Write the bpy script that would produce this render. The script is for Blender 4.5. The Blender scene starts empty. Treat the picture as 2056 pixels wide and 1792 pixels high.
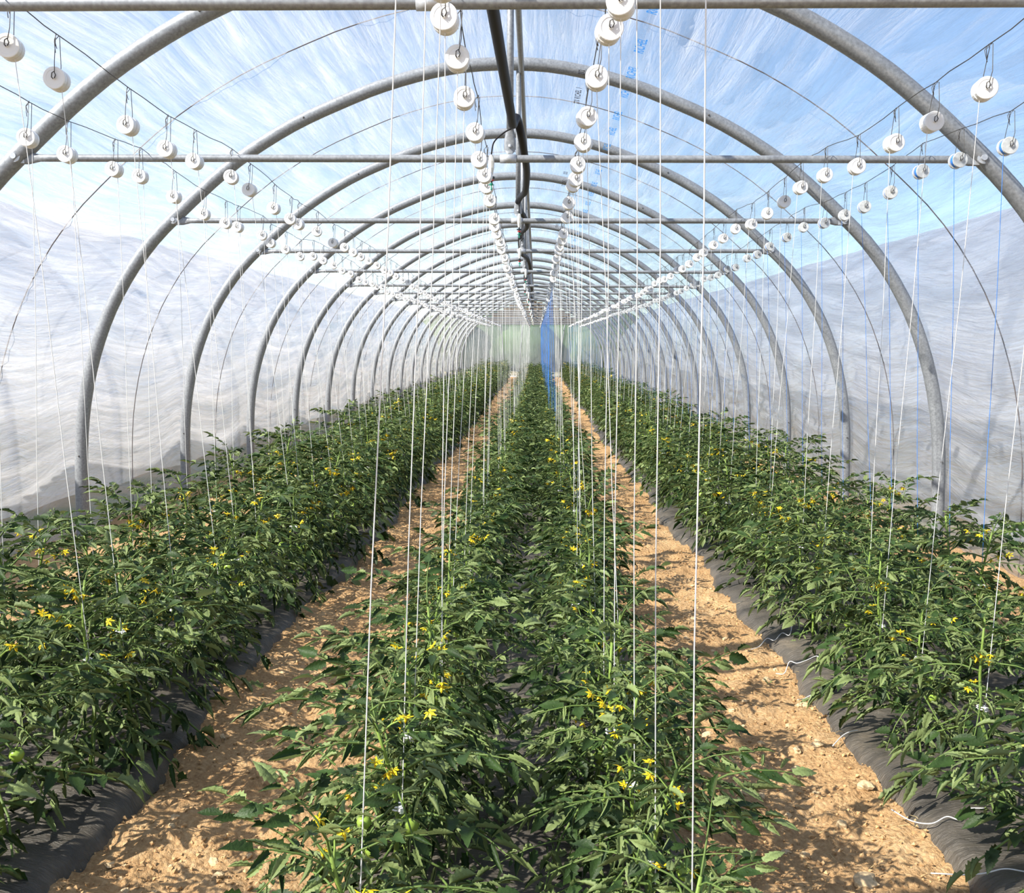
import bpy, math, random
import numpy as np
from mathutils import Vector, Matrix, Euler

# ------------------------------------------------------------------ camera, sky, sun, exposure
SC = bpy.context.scene
COL = SC.collection
R = math.radians
cam_d = bpy.data.cameras.new('camera'); cam = bpy.data.objects.new('camera', cam_d); COL.objects.link(cam)
cam_d.sensor_fit = 'HORIZONTAL'; cam_d.sensor_width = 36.0; cam_d.lens = 2000.0 / 2056.0 * 36.0
cam_d.clip_start = 0.02; cam_d.clip_end = 800
cam.location = (0, 0, 1.65)
cam.rotation_euler = (Matrix.Rotation(R(1.37), 3, 'Z') @ Matrix.Rotation(R(90 - 5.12), 3, 'X') @ Matrix.Rotation(R(0.247), 3, 'Z')).to_euler()
SC.camera = cam

SUN_EL, SUN_AZ = 40.0, 30.0           # azimuth: degrees behind the tunnel's cross direction, sun stands on the left
w = bpy.data.worlds.new('sky'); SC.world = w; w.use_nodes = True
nt = w.node_tree; nt.nodes.clear()
sky = nt.nodes.new('ShaderNodeTexSky'); sky.sky_type = 'NISHITA'; sky.sun_disc = False
sky.sun_elevation = R(SUN_EL); sky.sun_rotation = R(270 - SUN_AZ); sky.altitude = 200
sky.air_density = 1.0; sky.dust_density = 0.35; sky.ozone_density = 2.2
bg = nt.nodes.new('ShaderNodeBackground'); bg.inputs['Strength'].default_value = 0.225
wo = nt.nodes.new('ShaderNodeOutputWorld')
nt.links.new(sky.outputs[0], bg.inputs[0]); nt.links.new(bg.outputs[0], wo.inputs[0])

sun_d = bpy.data.lights.new('sun', 'SUN'); sun = bpy.data.objects.new('sun', sun_d); COL.objects.link(sun)
sun_d.energy = 12.0; sun_d.angle = R(0.53); sun_d.color = (1.0, 0.93, 0.82)
sdir = Vector((math.cos(R(SUN_AZ)) * math.cos(R(SUN_EL)), math.sin(R(SUN_AZ)) * math.cos(R(SUN_EL)), -math.sin(R(SUN_EL))))
sun.rotation_euler = sdir.to_track_quat('-Z', 'Y').to_euler(); sun.location = (-20, -10, 20)

SC.view_settings.view_transform = 'Standard'; SC.view_settings.look = 'None'
SC.view_settings.exposure = 0.0; SC.view_settings.gamma = 1.0; SC.view_settings.use_curve_mapping = False
SC.cycles.transparent_max_bounces = 12
SC.cycles.max_bounces = 5; SC.cycles.diffuse_bounces = 2; SC.cycles.transmission_bounces = 3
SC.cycles.sample_clamp_indirect = 6.0
SC.cycles.caustics_reflective = False; SC.cycles.caustics_refractive = False

# ------------------------------------------------------------------ helpers
rng = np.random.RandomState(7)
RND = random.Random(11)
_perm = np.random.RandomState(3).permutation(512)
_val = np.random.RandomState(4).rand(512) * 2 - 1

def vnoise(x, y):
    x = np.asarray(x, float); y = np.asarray(y, float)
    xi = np.floor(x).astype(int); yi = np.floor(y).astype(int)
    fx = x - xi; fy = y - yi
    fx = fx * fx * (3 - 2 * fx); fy = fy * fy * (3 - 2 * fy)
    h = lambda a, b: _val[_perm[(_perm[a & 511] + b) & 511]]
    return (h(xi, yi) * (1 - fx) + h(xi + 1, yi) * fx) * (1 - fy) + (h(xi, yi + 1) * (1 - fx) + h(xi + 1, yi + 1) * fx) * fy

def fbm(x, y, octv=4, gain=0.5):
    s = 0; a = 1.0
    for k in range(octv):
        s = s + a * vnoise(x * 2 ** k + 17.3 * k, y * 2 ** k - 9.1 * k); a *= gain
    return s

def zg(y):
    """ground level: flat near the camera, then a gentle rise"""
    y = np.asarray(y, float)
    t = np.maximum(0, y - 16.0)
    return np.where(t < 4, t * t / 8 * 0.0157, (t - 2) * 0.0157)

def zgf(y): return float(zg(y))

def mesh(name, V, F, mat=None, smooth=True, uv=None, mat_idx=None):
    me = bpy.data.meshes.new(name)
    V = np.asarray(V, float)
    me.from_pydata(V.tolist() if len(V) < 4000 else V, [], F if isinstance(F, list) else F.tolist())
    if smooth and len(me.polygons):
        me.polygons.foreach_set('use_smooth', np.ones(len(me.polygons), bool))
    if uv is not None:
        l = me.uv_layers.new(name='UVMap')
        idx = np.empty(len(me.loops), int); me.loops.foreach_get('vertex_index', idx)
        l.data.foreach_set('uv', np.asarray(uv, np.float32)[idx].ravel())
    for m in (mat if isinstance(mat, (list, tuple)) else [mat] if mat else []):
        me.materials.append(m)
    if mat_idx is not None:
        me.polygons.foreach_set('material_index', np.asarray(mat_idx, np.int32))
    me.update()
    return me

def obj(name, me, parent=None, loc=(0, 0, 0), rot=(0, 0, 0), scale=1.0):
    o = bpy.data.objects.new(name, me); COL.objects.link(o)
    o.location = loc; o.rotation_euler = rot
    o.scale = (scale,) * 3 if isinstance(scale, (int, float)) else scale
    if parent: o.parent = parent
    return o

def empty(name, loc=(0, 0, 0), rot=(0, 0, 0), scale=1.0):
    o = obj(name, None, None, loc, rot, scale); o.empty_display_size = 0.05
    return o

def tag(o, label=None, cat=None, group=None, kind=None):
    if label: o['label'] = label
    if cat: o['category'] = cat
    if group: o['group'] = group
    if kind: o['kind'] = kind
    return o

class MB:
    """collects shapes into one mesh"""
    def __init__(s): s.V = []; s.F = []; s.M = []; s.n = 0
    def add(s, V, F, m=0):
        V = np.asarray(V, float); s.V.append(V)
        s.F += [tuple(i + s.n for i in f) for f in F]; s.M += [m] * len(F); s.n += len(V)
        return s
    def build(s, name, mat=None, smooth=True):
        return mesh(name, np.vstack(s.V), s.F, mat, smooth, mat_idx=s.M if isinstance(mat, (list, tuple)) and len(mat) > 1 else None)

def tube(P, r, n=6, cap=True):
    P = np.asarray(P, float); k = len(P)
    r = np.full(k, r) if np.isscalar(r) else np.asarray(r, float)
    T = np.gradient(P, axis=0); T /= np.linalg.norm(T, axis=1)[:, None] + 1e-9
    ref = np.array([0, 0, 1.0]) if abs(T[0][2]) < 0.9 else np.array([1.0, 0, 0])
    V = []; u = None
    for i in range(k):
        if u is None: u = np.cross(T[i], ref)
        u = u - T[i] * np.dot(u, T[i]); u /= np.linalg.norm(u) + 1e-9
        v = np.cross(T[i], u)
        a = np.arange(n) / n * 2 * math.pi
        V.append(P[i] + r[i] * (np.cos(a)[:, None] * u + np.sin(a)[:, None] * v))
    V = np.vstack(V); F = []
    for i in range(k - 1):
        for j in range(n):
            F.append((i * n + j, i * n + (j + 1) % n, (i + 1) * n + (j + 1) % n, (i + 1) * n + j))
    if cap: F.append(tuple(range(n))[::-1]); F.append(tuple((k - 1) * n + j for j in range(n)))
    return V, F

def lathe(prof, n=20, axis='Z'):
    """prof: (radius, height) pairs"""
    V = []; F = []
    for r, h in prof:
        for j in range(n):
            a = 2 * math.pi * j / n; V.append((r * math.cos(a), r * math.sin(a), h))
    k = len(prof)
    for i in range(k - 1):
        for j in range(n): F.append((i * n + j, i * n + (j + 1) % n, (i + 1) * n + (j + 1) % n, (i + 1) * n + j))
    F.append(tuple(range(n))[::-1]); F.append(tuple((k - 1) * n + j for j in range(n)))
    V = np.array(V)
    if axis == 'Y': V = np.stack([V[:, 0], V[:, 2], -V[:, 1]], 1)
    if axis == 'X': V = np.stack([V[:, 2], V[:, 1], -V[:, 0]], 1)
    return V, F

def box(c, s):
    c = np.array(c, float); s = np.array(s, float) / 2
    V = [c + s * np.array((i, j, k)) for i in (-1, 1) for j in (-1, 1) for k in (-1, 1)]
    return V, [(0, 1, 3, 2), (4, 6, 7, 5), (0, 4, 5, 1), (2, 3, 7, 6), (0, 2, 6, 4), (1, 5, 7, 3)]

def grid_faces(nu, nv):
    i, j = np.meshgrid(np.arange(nu - 1), np.arange(nv - 1), indexing='ij')
    a = (i * nv + j).ravel()
    return np.stack([a, a + nv, a + nv + 1, a + 1], 1)

def smooth_path(P, sub=6):
    """Catmull-Rom through the points"""
    P = np.asarray(P, float); Q = np.vstack([2 * P[0] - P[1], P, 2 * P[-1] - P[-2]]); out = []
    for i in range(1, len(Q) - 2):
        for t in np.arange(sub) / sub:
            p0, p1, p2, p3 = Q[i - 1:i + 3]
            out.append(0.5 * (2 * p1 + (p2 - p0) * t + (2 * p0 - 5 * p1 + 4 * p2 - p3) * t * t + (3 * p1 - p0 - 3 * p2 + p3) * t ** 3))
    return np.vstack(out + [P[-1]])

# ------------------------------------------------------------------ materials
class NG:
    def __init__(s, name):
        s.m = bpy.data.materials.new(name); s.m.use_nodes = True; s.t = s.m.node_tree; s.t.nodes.clear()
        s.out = s.n('ShaderNodeOutputMaterial')
    def n(s, typ, **k):
        x = s.t.nodes.new(typ)
        for a, b in k.items():
            if a.startswith('i_'):
                a = a[2:].replace('_', ' '); x.inputs[int(a) if a.isdigit() else a].default_value = b
            else: setattr(x, a, b)
        return x
    def l(s, a, b): s.t.links.new(a, b)
    def ramp(s, fac, stops):
        r = s.n('ShaderNodeValToRGB'); e = r.color_ramp.elements
        while len(e) < len(stops): e.new(0.5)
        for x, (p, c) in zip(e, stops): x.position = p; x.color = c if len(c) == 4 else (*c, 1)
        s.l(fac, r.inputs[0]); return r.outputs[0]
    def noise(s, vec, scale, detail=4, rough=0.55, dist=0.0):
        x = s.n('ShaderNodeTexNoise'); x.inputs['Scale'].default_value = scale; x.inputs['Detail'].default_value = detail
        x.inputs['Roughness'].default_value = rough; x.inputs['Distortion'].default_value = dist
        if vec is not None: s.l(vec, x.inputs['Vector'])
        return x.outputs['Fac']
    def mapv(s, vec, scale):
        x = s.n('ShaderNodeMapping'); x.inputs['Scale'].default_value = scale; s.l(vec, x.inputs['Vector']); return x.outputs[0]
    def bump(s, h, strength, dist):
        x = s.n('ShaderNodeBump'); x.inputs['Strength'].default_value = strength; x.inputs['Distance'].default_value = dist
        s.l(h, x.inputs['Height']); return x.outputs[0]
    def math(s, op, a, b):
        x = s.n('ShaderNodeMath', operation=op)
        for i, v in enumerate((a, b)):
            if isinstance(v, (int, float)): x.inputs[i].default_value = v
            else: s.l(v, x.inputs[i])
        return x.outputs[0]
    def mix(s, fac, a, b):
        x = s.n('ShaderNodeMixShader')
        if isinstance(fac, (int, float)): x.inputs[0].default_value = fac
        else: s.l(fac, x.inputs[0])
        s.l(a, x.inputs[1]); s.l(b, x.inputs[2]); return x.outputs[0]
    def done(s, sh): s.l(sh, s.out.inputs[0]); return s.m

def principled(name, col, rough=0.5, metal=0.0, spec=0.5, noise_scale=None, var=0.15, bump=0.0):
    g = NG(name); p = g.n('ShaderNodeBsdfPrincipled')
    p.inputs['Base Color'].default_value = (*col, 1); p.inputs['Roughness'].default_value = rough
    p.inputs['Metallic'].default_value = metal; p.inputs['Specular IOR Level'].default_value = spec
    if noise_scale:
        tc = g.n('ShaderNodeTexCoord'); f = g.noise(tc.outputs['Object'], noise_scale, 5)
        c = np.array(col)
        g.l(g.ramp(f, [(0.3, tuple(c * (1 - var))), (0.7, tuple(np.minimum(1, c * (1 + var))))]), p.inputs['Base Color'])
        if bump: g.l(g.bump(f, bump, 0.01), p.inputs['Normal'])
    return g.done(p.outputs[0])

def film_material(name, lo, hi, tint=(0.96, 0.98, 1.0), alb=(0.92, 0.94, 0.97)):
    """clear polythene with milky, streaked scattering"""
    g = NG(name); tc = g.n('ShaderNodeTexCoord'); uv = tc.outputs['UV']
    s1 = g.noise(g.mapv(uv, (6.0, 0.42, 1)), 1.0, 6, 0.6, 0.5)
    s2 = g.noise(g.mapv(uv, (26.0, 1.5, 1)), 1.0, 5, 0.65, 1.0)
    s3 = g.noise(g.mapv(uv, (1.2, 1.0, 1)), 1.0, 3, 0.5, 0.3)
    mixn = g.math('ADD', g.math('MULTIPLY', s1, 0.45), g.math('ADD', g.math('MULTIPLY', s2, 0.3), g.math('MULTIPLY', s3, 0.25)))
    mr = g.n('ShaderNodeMapRange'); mr.inputs['From Min'].default_value = 0.38; mr.inputs['From Max'].default_value = 0.64
    mr.inputs['To Min'].default_value = lo; mr.inputs['To Max'].default_value = hi
    g.l(mixn, mr.inputs['Value'])
    hgt = g.math('ADD', g.math('MULTIPLY', s1, 1.0), g.math('MULTIPLY', s2, 0.35))
    nrm = g.bump(hgt, 0.8, 0.07)
    tr = g.n('ShaderNodeBsdfTransparent'); tr.inputs[0].default_value = (*tint, 1)
    tl = g.n('ShaderNodeBsdfTranslucent'); tl.inputs[0].default_value = (*alb, 1)
    df = g.n('ShaderNodeBsdfDiffuse'); df.inputs[0].default_value = (*alb, 1)
    gl = g.n('ShaderNodeBsdfGlossy'); gl.inputs['Roughness'].default_value = 0.17; gl.inputs[0].default_value = (1, 1, 1, 1)
    for x in (tl, df, gl): g.l(nrm, x.inputs['Normal'])
    sc = g.mix(0.4, tl.outputs[0], df.outputs[0])
    body = g.mix(mr.outputs[0], tr.outputs[0], sc)
    fr = g.n('ShaderNodeFresnel'); fr.inputs[0].default_value = 1.4; g.l(nrm, fr.inputs['Normal'])
    return g.done(g.mix(g.math('MULTIPLY', fr.outputs[0], 0.6), body, gl.outputs[0]))

M = {}
M['film'] = film_material('polythene', 0.12, 0.50, alb=(0.80, 0.81, 0.85))
M['film_end'] = film_material('end_polythene', 0.34, 0.50, alb=(0.70, 0.76, 0.80))
M['film_old'] = film_material('weathered_polythene', 0.66, 0.84, alb=(0.86, 0.85, 0.87))
M['galv'] = principled('galvanised_steel', (0.285, 0.30, 0.32), 0.45, 0.2, 0.5, 60, 0.25)
M['galv_bright'] = principled('zinc_plate', (0.55, 0.57, 0.60), 0.4, 0.35, 0.5, 80, 0.12)
M['wire'] = principled('dark_wire', (0.10, 0.095, 0.09), 0.55, 0.5)
M['cord'] = principled('tension_cord', (0.16, 0.14, 0.14), 0.8)
M['white'] = principled('white_plastic', (0.92, 0.92, 0.91), 0.38, 0, 0.5)
M['clearplast'] = principled('clouded_plastic', (0.66, 0.68, 0.68), 0.3, 0, 0.5, 40, 0.2)
M['twine'] = principled('white_twine', (0.80, 0.80, 0.78), 0.8)
M['twine_blue'] = principled('blue_twine', (0.05, 0.25, 0.78), 0.6)
M['hose'] = principled('black_pipe', (0.012, 0.011, 0.013), 0.6, 0, 0.25)
M['weight'] = principled('ivory_plastic', (0.80, 0.78, 0.70), 0.4)
M['black'] = principled('black_plastic', (0.02, 0.02, 0.02), 0.4)
M['red'] = principled('red_plastic', (0.5, 0.04, 0.03), 0.4)
M['green'] = principled('green_plastic', (0.02, 0.30, 0.20), 0.4)
def print_material(name, col):
    g = NG(name); t = g.n('ShaderNodeBsdfTranslucent'); t.inputs[0].default_value = (*col, 1)
    d = g.n('ShaderNodeBsdfDiffuse'); d.inputs[0].default_value = (*col, 1); x = g.n('ShaderNodeBsdfTransparent'); x.inputs[0].default_value = (*col, 1)
    return g.done(g.mix(0.55, g.mix(0.4, t.outputs[0], d.outputs[0]), x.outputs[0]))
M['print_blue'] = print_material('blue_print', (0.16, 0.50, 0.98))
M['print_black'] = principled('black_print', (0.06, 0.06, 0.10), 0.7)
M['stem'] = principled('tomato_stem', (0.20, 0.30, 0.055), 0.55, 0, 0.4, 25, 0.25)
M['rachis'] = principled('leaf_stalk', (0.12, 0.185, 0.045), 0.6, 0, 0.3)
M['flower'] = principled('tomato_petal', (0.88, 0.62, 0.02), 0.5, 0, 0.3)
M['fruit'] = principled('green_tomato', (0.30, 0.44, 0.07), 0.25, 0, 0.5, 12, 0.2)
M['straw'] = principled('dry_straw', (0.62, 0.48, 0.24), 0.8)
M['weed'] = principled('weed_green', (0.12, 0.20, 0.05), 0.7)

def leaf_material(name, top, under):
    g = NG(name); tc = g.n('ShaderNodeTexCoord'); oi = g.n('ShaderNodeObjectInfo'); geo = g.n('ShaderNodeNewGeometry')
    f = g.noise(tc.outputs['Object'], 22, 3)
    c = np.array(top)
    col = g.ramp(f, [(0.3, tuple(c * 0.72)), (0.7, tuple(c * np.array((1.35, 1.3, 1.15))))])
    mx = g.n('ShaderNodeMix', data_type='RGBA'); g.l(geo.outputs['Backfacing'], mx.inputs['Factor'])
    g.l(col, mx.inputs['A']); mx.inputs['B'].default_value = (*under, 1)
    hs = g.n('ShaderNodeHueSaturation'); g.l(mx.outputs['Result'], hs.inputs['Color'])
    mr = g.n('ShaderNodeMapRange'); g.l(oi.outputs['Random'], mr.inputs['Value']); mr.inputs['To Min'].default_value = 0.8; mr.inputs['To Max'].default_value = 1.25
    g.l(mr.outputs[0], hs.inputs['Value'])
    fine = g.noise(tc.outputs['Object'], 130, 3)
    nrm = g.bump(fine, 0.5, 0.004)
    p = g.n('ShaderNodeBsdfPrincipled'); g.l(hs.outputs[0], p.inputs['Base Color']); p.inputs['Roughness'].default_value = 0.5
    p.inputs['Specular IOR Level'].default_value = 0.28; g.l(nrm, p.inputs['Normal'])
    tl = g.n('ShaderNodeBsdfTranslucent'); g.l(hs.outputs[0], tl.inputs[0])
    return g.done(g.mix(0.22, p.outputs[0], tl.outputs[0]))
M['leaf'] = leaf_material('tomato_leaf', (0.031, 0.064, 0.017), (0.20, 0.26, 0.095))

def soil_material():
    g = NG('stony_soil'); tc = g.n('ShaderNodeTexCoord'); P = tc.outputs['Object']
    a = g.noise(P, 2.2, 5, 0.6); b = g.noise(P, 45, 6, 0.7); c = g.noise(P, 170, 3, 0.6)
    v = g.n('ShaderNodeTexVoronoi', feature='F1'); v.inputs['Scale'].default_value = 55; g.l(P, v.inputs['Vector'])
    f = g.math('ADD', g.math('MULTIPLY', b, 0.6), g.math('MULTIPLY', a, 0.4))
    col = g.ramp(f, [(0.34, (0.36, 0.205, 0.095)), (0.5, (0.56, 0.35, 0.17)), (0.66, (0.72, 0.50, 0.28))])
    h = g.math('ADD', g.math('MULTIPLY', b, 0.8), g.math('ADD', g.math('MULTIPLY', v.outputs['Distance'], -0.5), g.math('MULTIPLY', c, 0.25)))
    p = g.n('ShaderNodeBsdfPrincipled'); g.l(col, p.inputs['Base Color']); p.inputs['Roughness'].default_value = 0.95
    p.inputs['Specular IOR Level'].default_value = 0.1; g.l(g.bump(h, 0.9, 0.02), p.inputs['Normal'])
    return g.done(p.outputs[0])
M['soil'] = soil_material()
M['clod'] = principled('soil_clod', (0.56, 0.36, 0.18), 0.95, 0, 0.1, 30, 0.35)
M['stone'] = principled('limestone', (0.62, 0.46, 0.27), 0.9, 0, 0.15, 3, 0.3)

def mulch_material():
    g = NG('black_mulch_sheet'); tc = g.n('ShaderNodeTexCoord'); P = tc.outputs['Object']
    a = g.noise(P, 6, 5, 0.6); b = g.noise(g.mapv(P, (14, 60, 8)), 1.0, 5, 0.6, 1.5); c = g.noise(P, 260, 2, 0.5)
    col = g.ramp(a, [(0.3, (0.052, 0.046, 0.038)), (0.55, (0.115, 0.100, 0.080)), (0.8, (0.22, 0.18, 0.13))])
    dust = g.ramp(c, [(0.72, (0, 0, 0)), (0.78, (1, 1, 1))])
    mx = g.n('ShaderNodeMix', data_type='RGBA'); g.l(dust, mx.inputs['Factor']); g.l(col, mx.inputs['A']); mx.inputs['B'].default_value = (0.35, 0.28, 0.2, 1)
    p = g.n('ShaderNodeBsdfPrincipled'); g.l(mx.outputs['Result'], p.inputs['Base Color']); p.inputs['Roughness'].default_value = 0.42
    p.inputs['Specular IOR Level'].default_value = 0.5
    g.l(g.bump(g.math('ADD', b, g.math('MULTIPLY', a, 0.8)), 0.8, 0.02), p.inputs['Normal'])
    return g.done(p.outputs[0])
M['mulch'] = mulch_material()

def outside_material():
    g = NG('outside_ground'); tc = g.n('ShaderNodeTexCoord')
    f = g.noise(tc.outputs['Object'], 0.9, 5, 0.6)
    col = g.ramp(f, [(0.4, (0.17, 0.19, 0.075)), (0.62, (0.46, 0.34, 0.20))])
    p = g.n('ShaderNodeBsdfPrincipled'); g.l(col, p.inputs['Base Color']); p.inputs['Roughness'].default_value = 0.95
    return g.done(p.outputs[0])
M['outside'] = outside_material()
M['tree'] = principled('tree_green', (0.075, 0.12, 0.045), 0.9, 0, 0.1, 1.2, 0.4)
M['bark'] = principled('tree_bark', (0.13, 0.10, 0.07), 0.9)
M['board'] = principled('weathered_board', (0.22, 0.18, 0.14), 0.8, 0, 0.2, 4, 0.3)

# ------------------------------------------------------------------ tunnel geometry
CX = -0.27; Y0, S = 3.546, 2.7
YH = lambda n: Y0 + S * n
NFIRST, NLAST = -2, 19
PROF = np.array([(3.88, -0.1), (3.88, 0.4), (3.87, .8), (3.84, 1.12), (3.78, 1.44), (3.69, 1.75), (3.56, 2.07), (3.37, 2.4), (3.15, 2.685), (2.9, 2.93), (2.6, 3.20), (2.33, 3.41),
                 (2.01, 3.61), (1.75, 3.745), (1.46, 3.87), (1.13, 4.0), (.73, 4.114), (.36, 4.18), (0, 4.20)])
HALF = smooth_path(PROF[1:], 5)
HALF = np.vstack([[PROF[0]], HALF])
FULL = np.vstack([np.stack([-HALF[:, 0], HALF[:, 1]], 1), HALF[::-1][1:]])       # left foot, apex, right foot
def resample(P, n):
    d = np.r_[0, np.cumsum(np.linalg.norm(np.diff(P, axis=0), axis=1))]
    t = np.linspace(0, d[-1], n)
    return np.stack([np.interp(t, d, P[:, k]) for k in range(P.shape[1])], 1), t
def normals2(P):
    T = np.gradient(P, axis=0); T /= np.linalg.norm(T, axis=1)[:, None]
    return np.stack([-T[:, 1], T[:, 0]], 1)          # points outwards for a left-to-right arc

_U = ['first', 'second', 'third', 'fourth', 'fifth', 'sixth', 'seventh', 'eighth', 'ninth', 'tenth', 'eleventh', 'twelfth', 'thirteenth', 'fourteenth', 'fifteenth', 'sixteenth', 'seventeenth', 'eighteenth', 'nineteenth']
ORD = list(_U)
for t_, tt in (('twenty', 'twentieth'), ('thirty', 'thirtieth'), ('forty', 'fortieth'), ('fifty', 'fiftieth')):
    ORD += [tt] + [f'{t_}-{u}' for u in _U[:9]]
CAMI = cam.matrix_basis.inverted()
def in_view(p):
    q = CAMI @ Vector(p)
    return q.z < -0.1 and abs(q.x / q.z) < 1028 / 2000 * 1.01 and abs(q.y / q.z) < 896 / 2000 * 1.01

def film_mesh(name, y0, y1, nu, per_bay, off, sag, wr, mat, hoop_y=Y0, seed=0.0, open_bottom=0):
    P, arc = resample(FULL, nu); N = normals2(P)
    ny = int((y1 - y0) / S * per_bay) + 1
    ys = np.linspace(y0, y1, ny)
    U, Y = np.meshgrid(np.arange(nu), ys, indexing='ij'); A = arc[U]
    t = ((Y - hoop_y) / S) % 1.0
    mid = np.sin(math.pi * t)                                  # 0 at the hoops, 1 between them
    side = np.clip(1 - P[U, 1] / 4.2, 0, 1)
    d = off - sag * mid ** 1.3
    # tension wrinkles, long in the direction of the ridge, deeper near the hoops
    amp = wr * (0.45 + 0.55 * mid)
    sgn = np.where(P[U, 0] < 0, 1.0, -1.0)
    AE = A + sgn * side * 0.20 * mid                            # folds hang in shallow curves between the hoops
    d = d + amp * fbm(AE * 3.2 + seed, Y * 0.45 + seed, 3)
    rid = 1 - np.abs(fbm(AE * 4.6 - seed, Y * 0.35 + 3.3, 2)) * 1.6
    d = d + amp * (0.3 + 1.7 * side) * np.clip(rid, 0, 1) ** 4
    d = d + amp * 0.4 * fbm(AE * 11 - seed, Y * 0.7, 2)
    X = P[U, 0] + N[U, 0] * d; Z = P[U, 1] + N[U, 1] * d + zg(Y)
    V = np.stack([X.ravel() + CX, Y.ravel(), Z.ravel()], 1)
    return mesh(name, V, grid_faces(nu, ny)[:, ::-1], mat, True, uv=np.stack([AE.ravel(), Y.ravel()], 1))

# floor and outside ground -----------------------------------------------------------------
def soil_height(x, y):
    h = 0.020 * fbm(x * 2.1, y * 2.1, 3) + 0.014 * fbm(x * 9, y * 9, 3, 0.6)
    near = np.clip((14 - y) / 8, 0.15, 1)
    h = h + near * (0.012 * np.abs(fbm(x * 24 + 5, y * 24, 3, 0.6)) + 0.004 * fbm(x * 70, y * 70, 2))
    for c, wd in ((-1.05, 0.32), (0.95, 0.28)):                 # trodden paths, slightly hollow
        h = h - 0.02 * np.exp(-((x - c) / wd) ** 2)
    return h
def path_xs():
    xs = [-4.3]
    while xs[-1] < 3.75:
        x = xs[-1]
        fine = (-1.75 < x < -0.35) or (0.3 < x < 1.6)
        xs.append(x + (0.018 if fine else 0.07))
    return np.array(xs)
xs = path_xs(); ys = [-6.0]
while ys[-1] < 56.0:
    y = ys[-1]; ys.append(y + (0.4 if y < 1.4 else max(0.014, 0.0062 * (y - 0.2))))
ys = np.array(ys)
Xg, Yg = np.meshgrid(xs, ys, indexing='ij')
Vg = np.stack([Xg.ravel(), Yg.ravel(), (soil_height(Xg, Yg) + zg(Yg)).ravel()], 1)
floor = obj('floor', mesh('floor', Vg, grid_faces(len(xs), len(ys)), M['soil'])); tag(floor, 'orange-tan stony soil floor of the tunnel', kind='structure')

ox = np.array([-160, -60, -30, -18, -12, -8, -5, -4.2, 3.7, 5, 8, 12, 18, 30, 60, 160.0]); oy = np.r_[np.arange(-40, 90, 4.0), 120, 180, 300]
Xo, Yo = np.meshgrid(ox, oy, indexing='ij')
og = obj('ground', mesh('ground', np.stack([Xo.ravel(), Yo.ravel(), zg(np.minimum(Yo, 80)).ravel() - 0.09], 1), grid_faces(len(ox), len(oy)), M['outside']))
tag(og, 'grass and bare earth outside the tunnel', kind='structure')

# film cover ---------------------------------------------------------------------------------
YA, YB = YH(NFIRST) - 0.4, YH(NLAST)
cover = obj('tunnel_cover', film_mesh('tunnel_cover', YA, YB, 300, 20, 0.086, 0.050, 0.042, M['film']))
tag(cover, 'clear wrinkled polythene film stretched over the hoops', kind='structure')

# printing on the film
def film_z(x):
    return float(np.interp(abs(x - CX), PROF[::-1, 0], PROF[::-1, 1]))
def print_text(body, size, mat):
    c = bpy.data.curves.new('film_print', 'FONT'); c.body = body; c.size = size; c.align_x = 'CENTER'; c.align_y = 'CENTER'
    c.offset = 0.002
    c.materials.append(mat); return c
tb = print_text('RICHEL', 0.105, M['print_blue'])
def put_print(cur, x, y):
    z = film_z(x) - 0.034 + zgf(y)
    sl = (film_z(x + 0.1) - film_z(x - 0.1)) / 0.2
    zd = Vector((sl, 0, -1)).normalized(); xd = Vector((0, -1, 0)); yd = zd.cross(xd)
    o = bpy.data.objects.new('film_print', cur); COL.objects.link(o)
    o.matrix_world = Matrix(((xd.x, yd.x, zd.x, x), (xd.y, yd.y, zd.y, y), (xd.z, yd.z, zd.z, z), (0, 0, 0, 1)))
    o.parent = cover
    return o
for k, y in enumerate([4.6, 5.4, 6.9, 7.775, 8.48, 9.1, 9.95, 10.62, 11.4, 12.1, 12.9, 13.8, 14.6, 15.5, 16.3, 17.3, 18.2, 19.4, 20.6, 22.0]):
    put_print(tb, 0.775, y)
tk1 = print_text('770 RICHEL 1', 0.075, M['print_black']); tk2 = print_text('0202', 0.075, M['print_black'])
for c_ in (tk1, tk2): c_.space_character = 1.35
for y in (9.62, 14.3, 19.0): put_print(tk1, 0.375, y); put_print(tk2, 0.375, y - 0.75)

# hoops, cords --------------------------------------------------------------------------------
def sweep_arch(P, rad, axial, n=10):
    """rounded rectangular tube bent along the arch, in the x-z plane"""
    N = normals2(P); a = np.arange(n) / n * 2 * math.pi
    cu = np.sign(np.cos(a)) * np.abs(np.cos(a)) ** 0.85 * rad / 2; cv = np.sign(np.sin(a)) * np.abs(np.sin(a)) ** 0.85 * axial / 2
    V = []
    for p, m in zip(P, N):
        V.append(np.stack([p[0] + m[0] * cu, cv, p[1] + m[1] * cu], 1))
    V = np.vstack(V); F = []; k = len(P)
    for i in range(k - 1):
        for j in range(n): F.append((i * n + j, (i + 1) * n + j, (i + 1) * n + (j + 1) % n, i * n + (j + 1) % n))
    return V, F
PH, _ = resample(FULL, 90)
hoop_me = mesh('hoop', *sweep_arch(PH, 0.108, 0.118, 16), M['galv'])
def hoop_label(n):
    if n == 1: return 'large nearest galvanised hoop running off the picture at both sides'
    if n == NLAST: return 'end hoop carrying the far film wall'
    return f'galvanised steel hoop, {ORD[n - 1]} counted from the camera'
for n in range(NFIRST, NLAST + 1):
    h = obj('hoop', hoop_me, None, (CX, YH(n), zgf(YH(n))))
    tag(h, hoop_label(n) if n > 0 else f'galvanised steel hoop out of the picture, {ORD[-n]} back from the camera', 'hoop', 'galvanised steel hoops of the tunnel')
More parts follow.
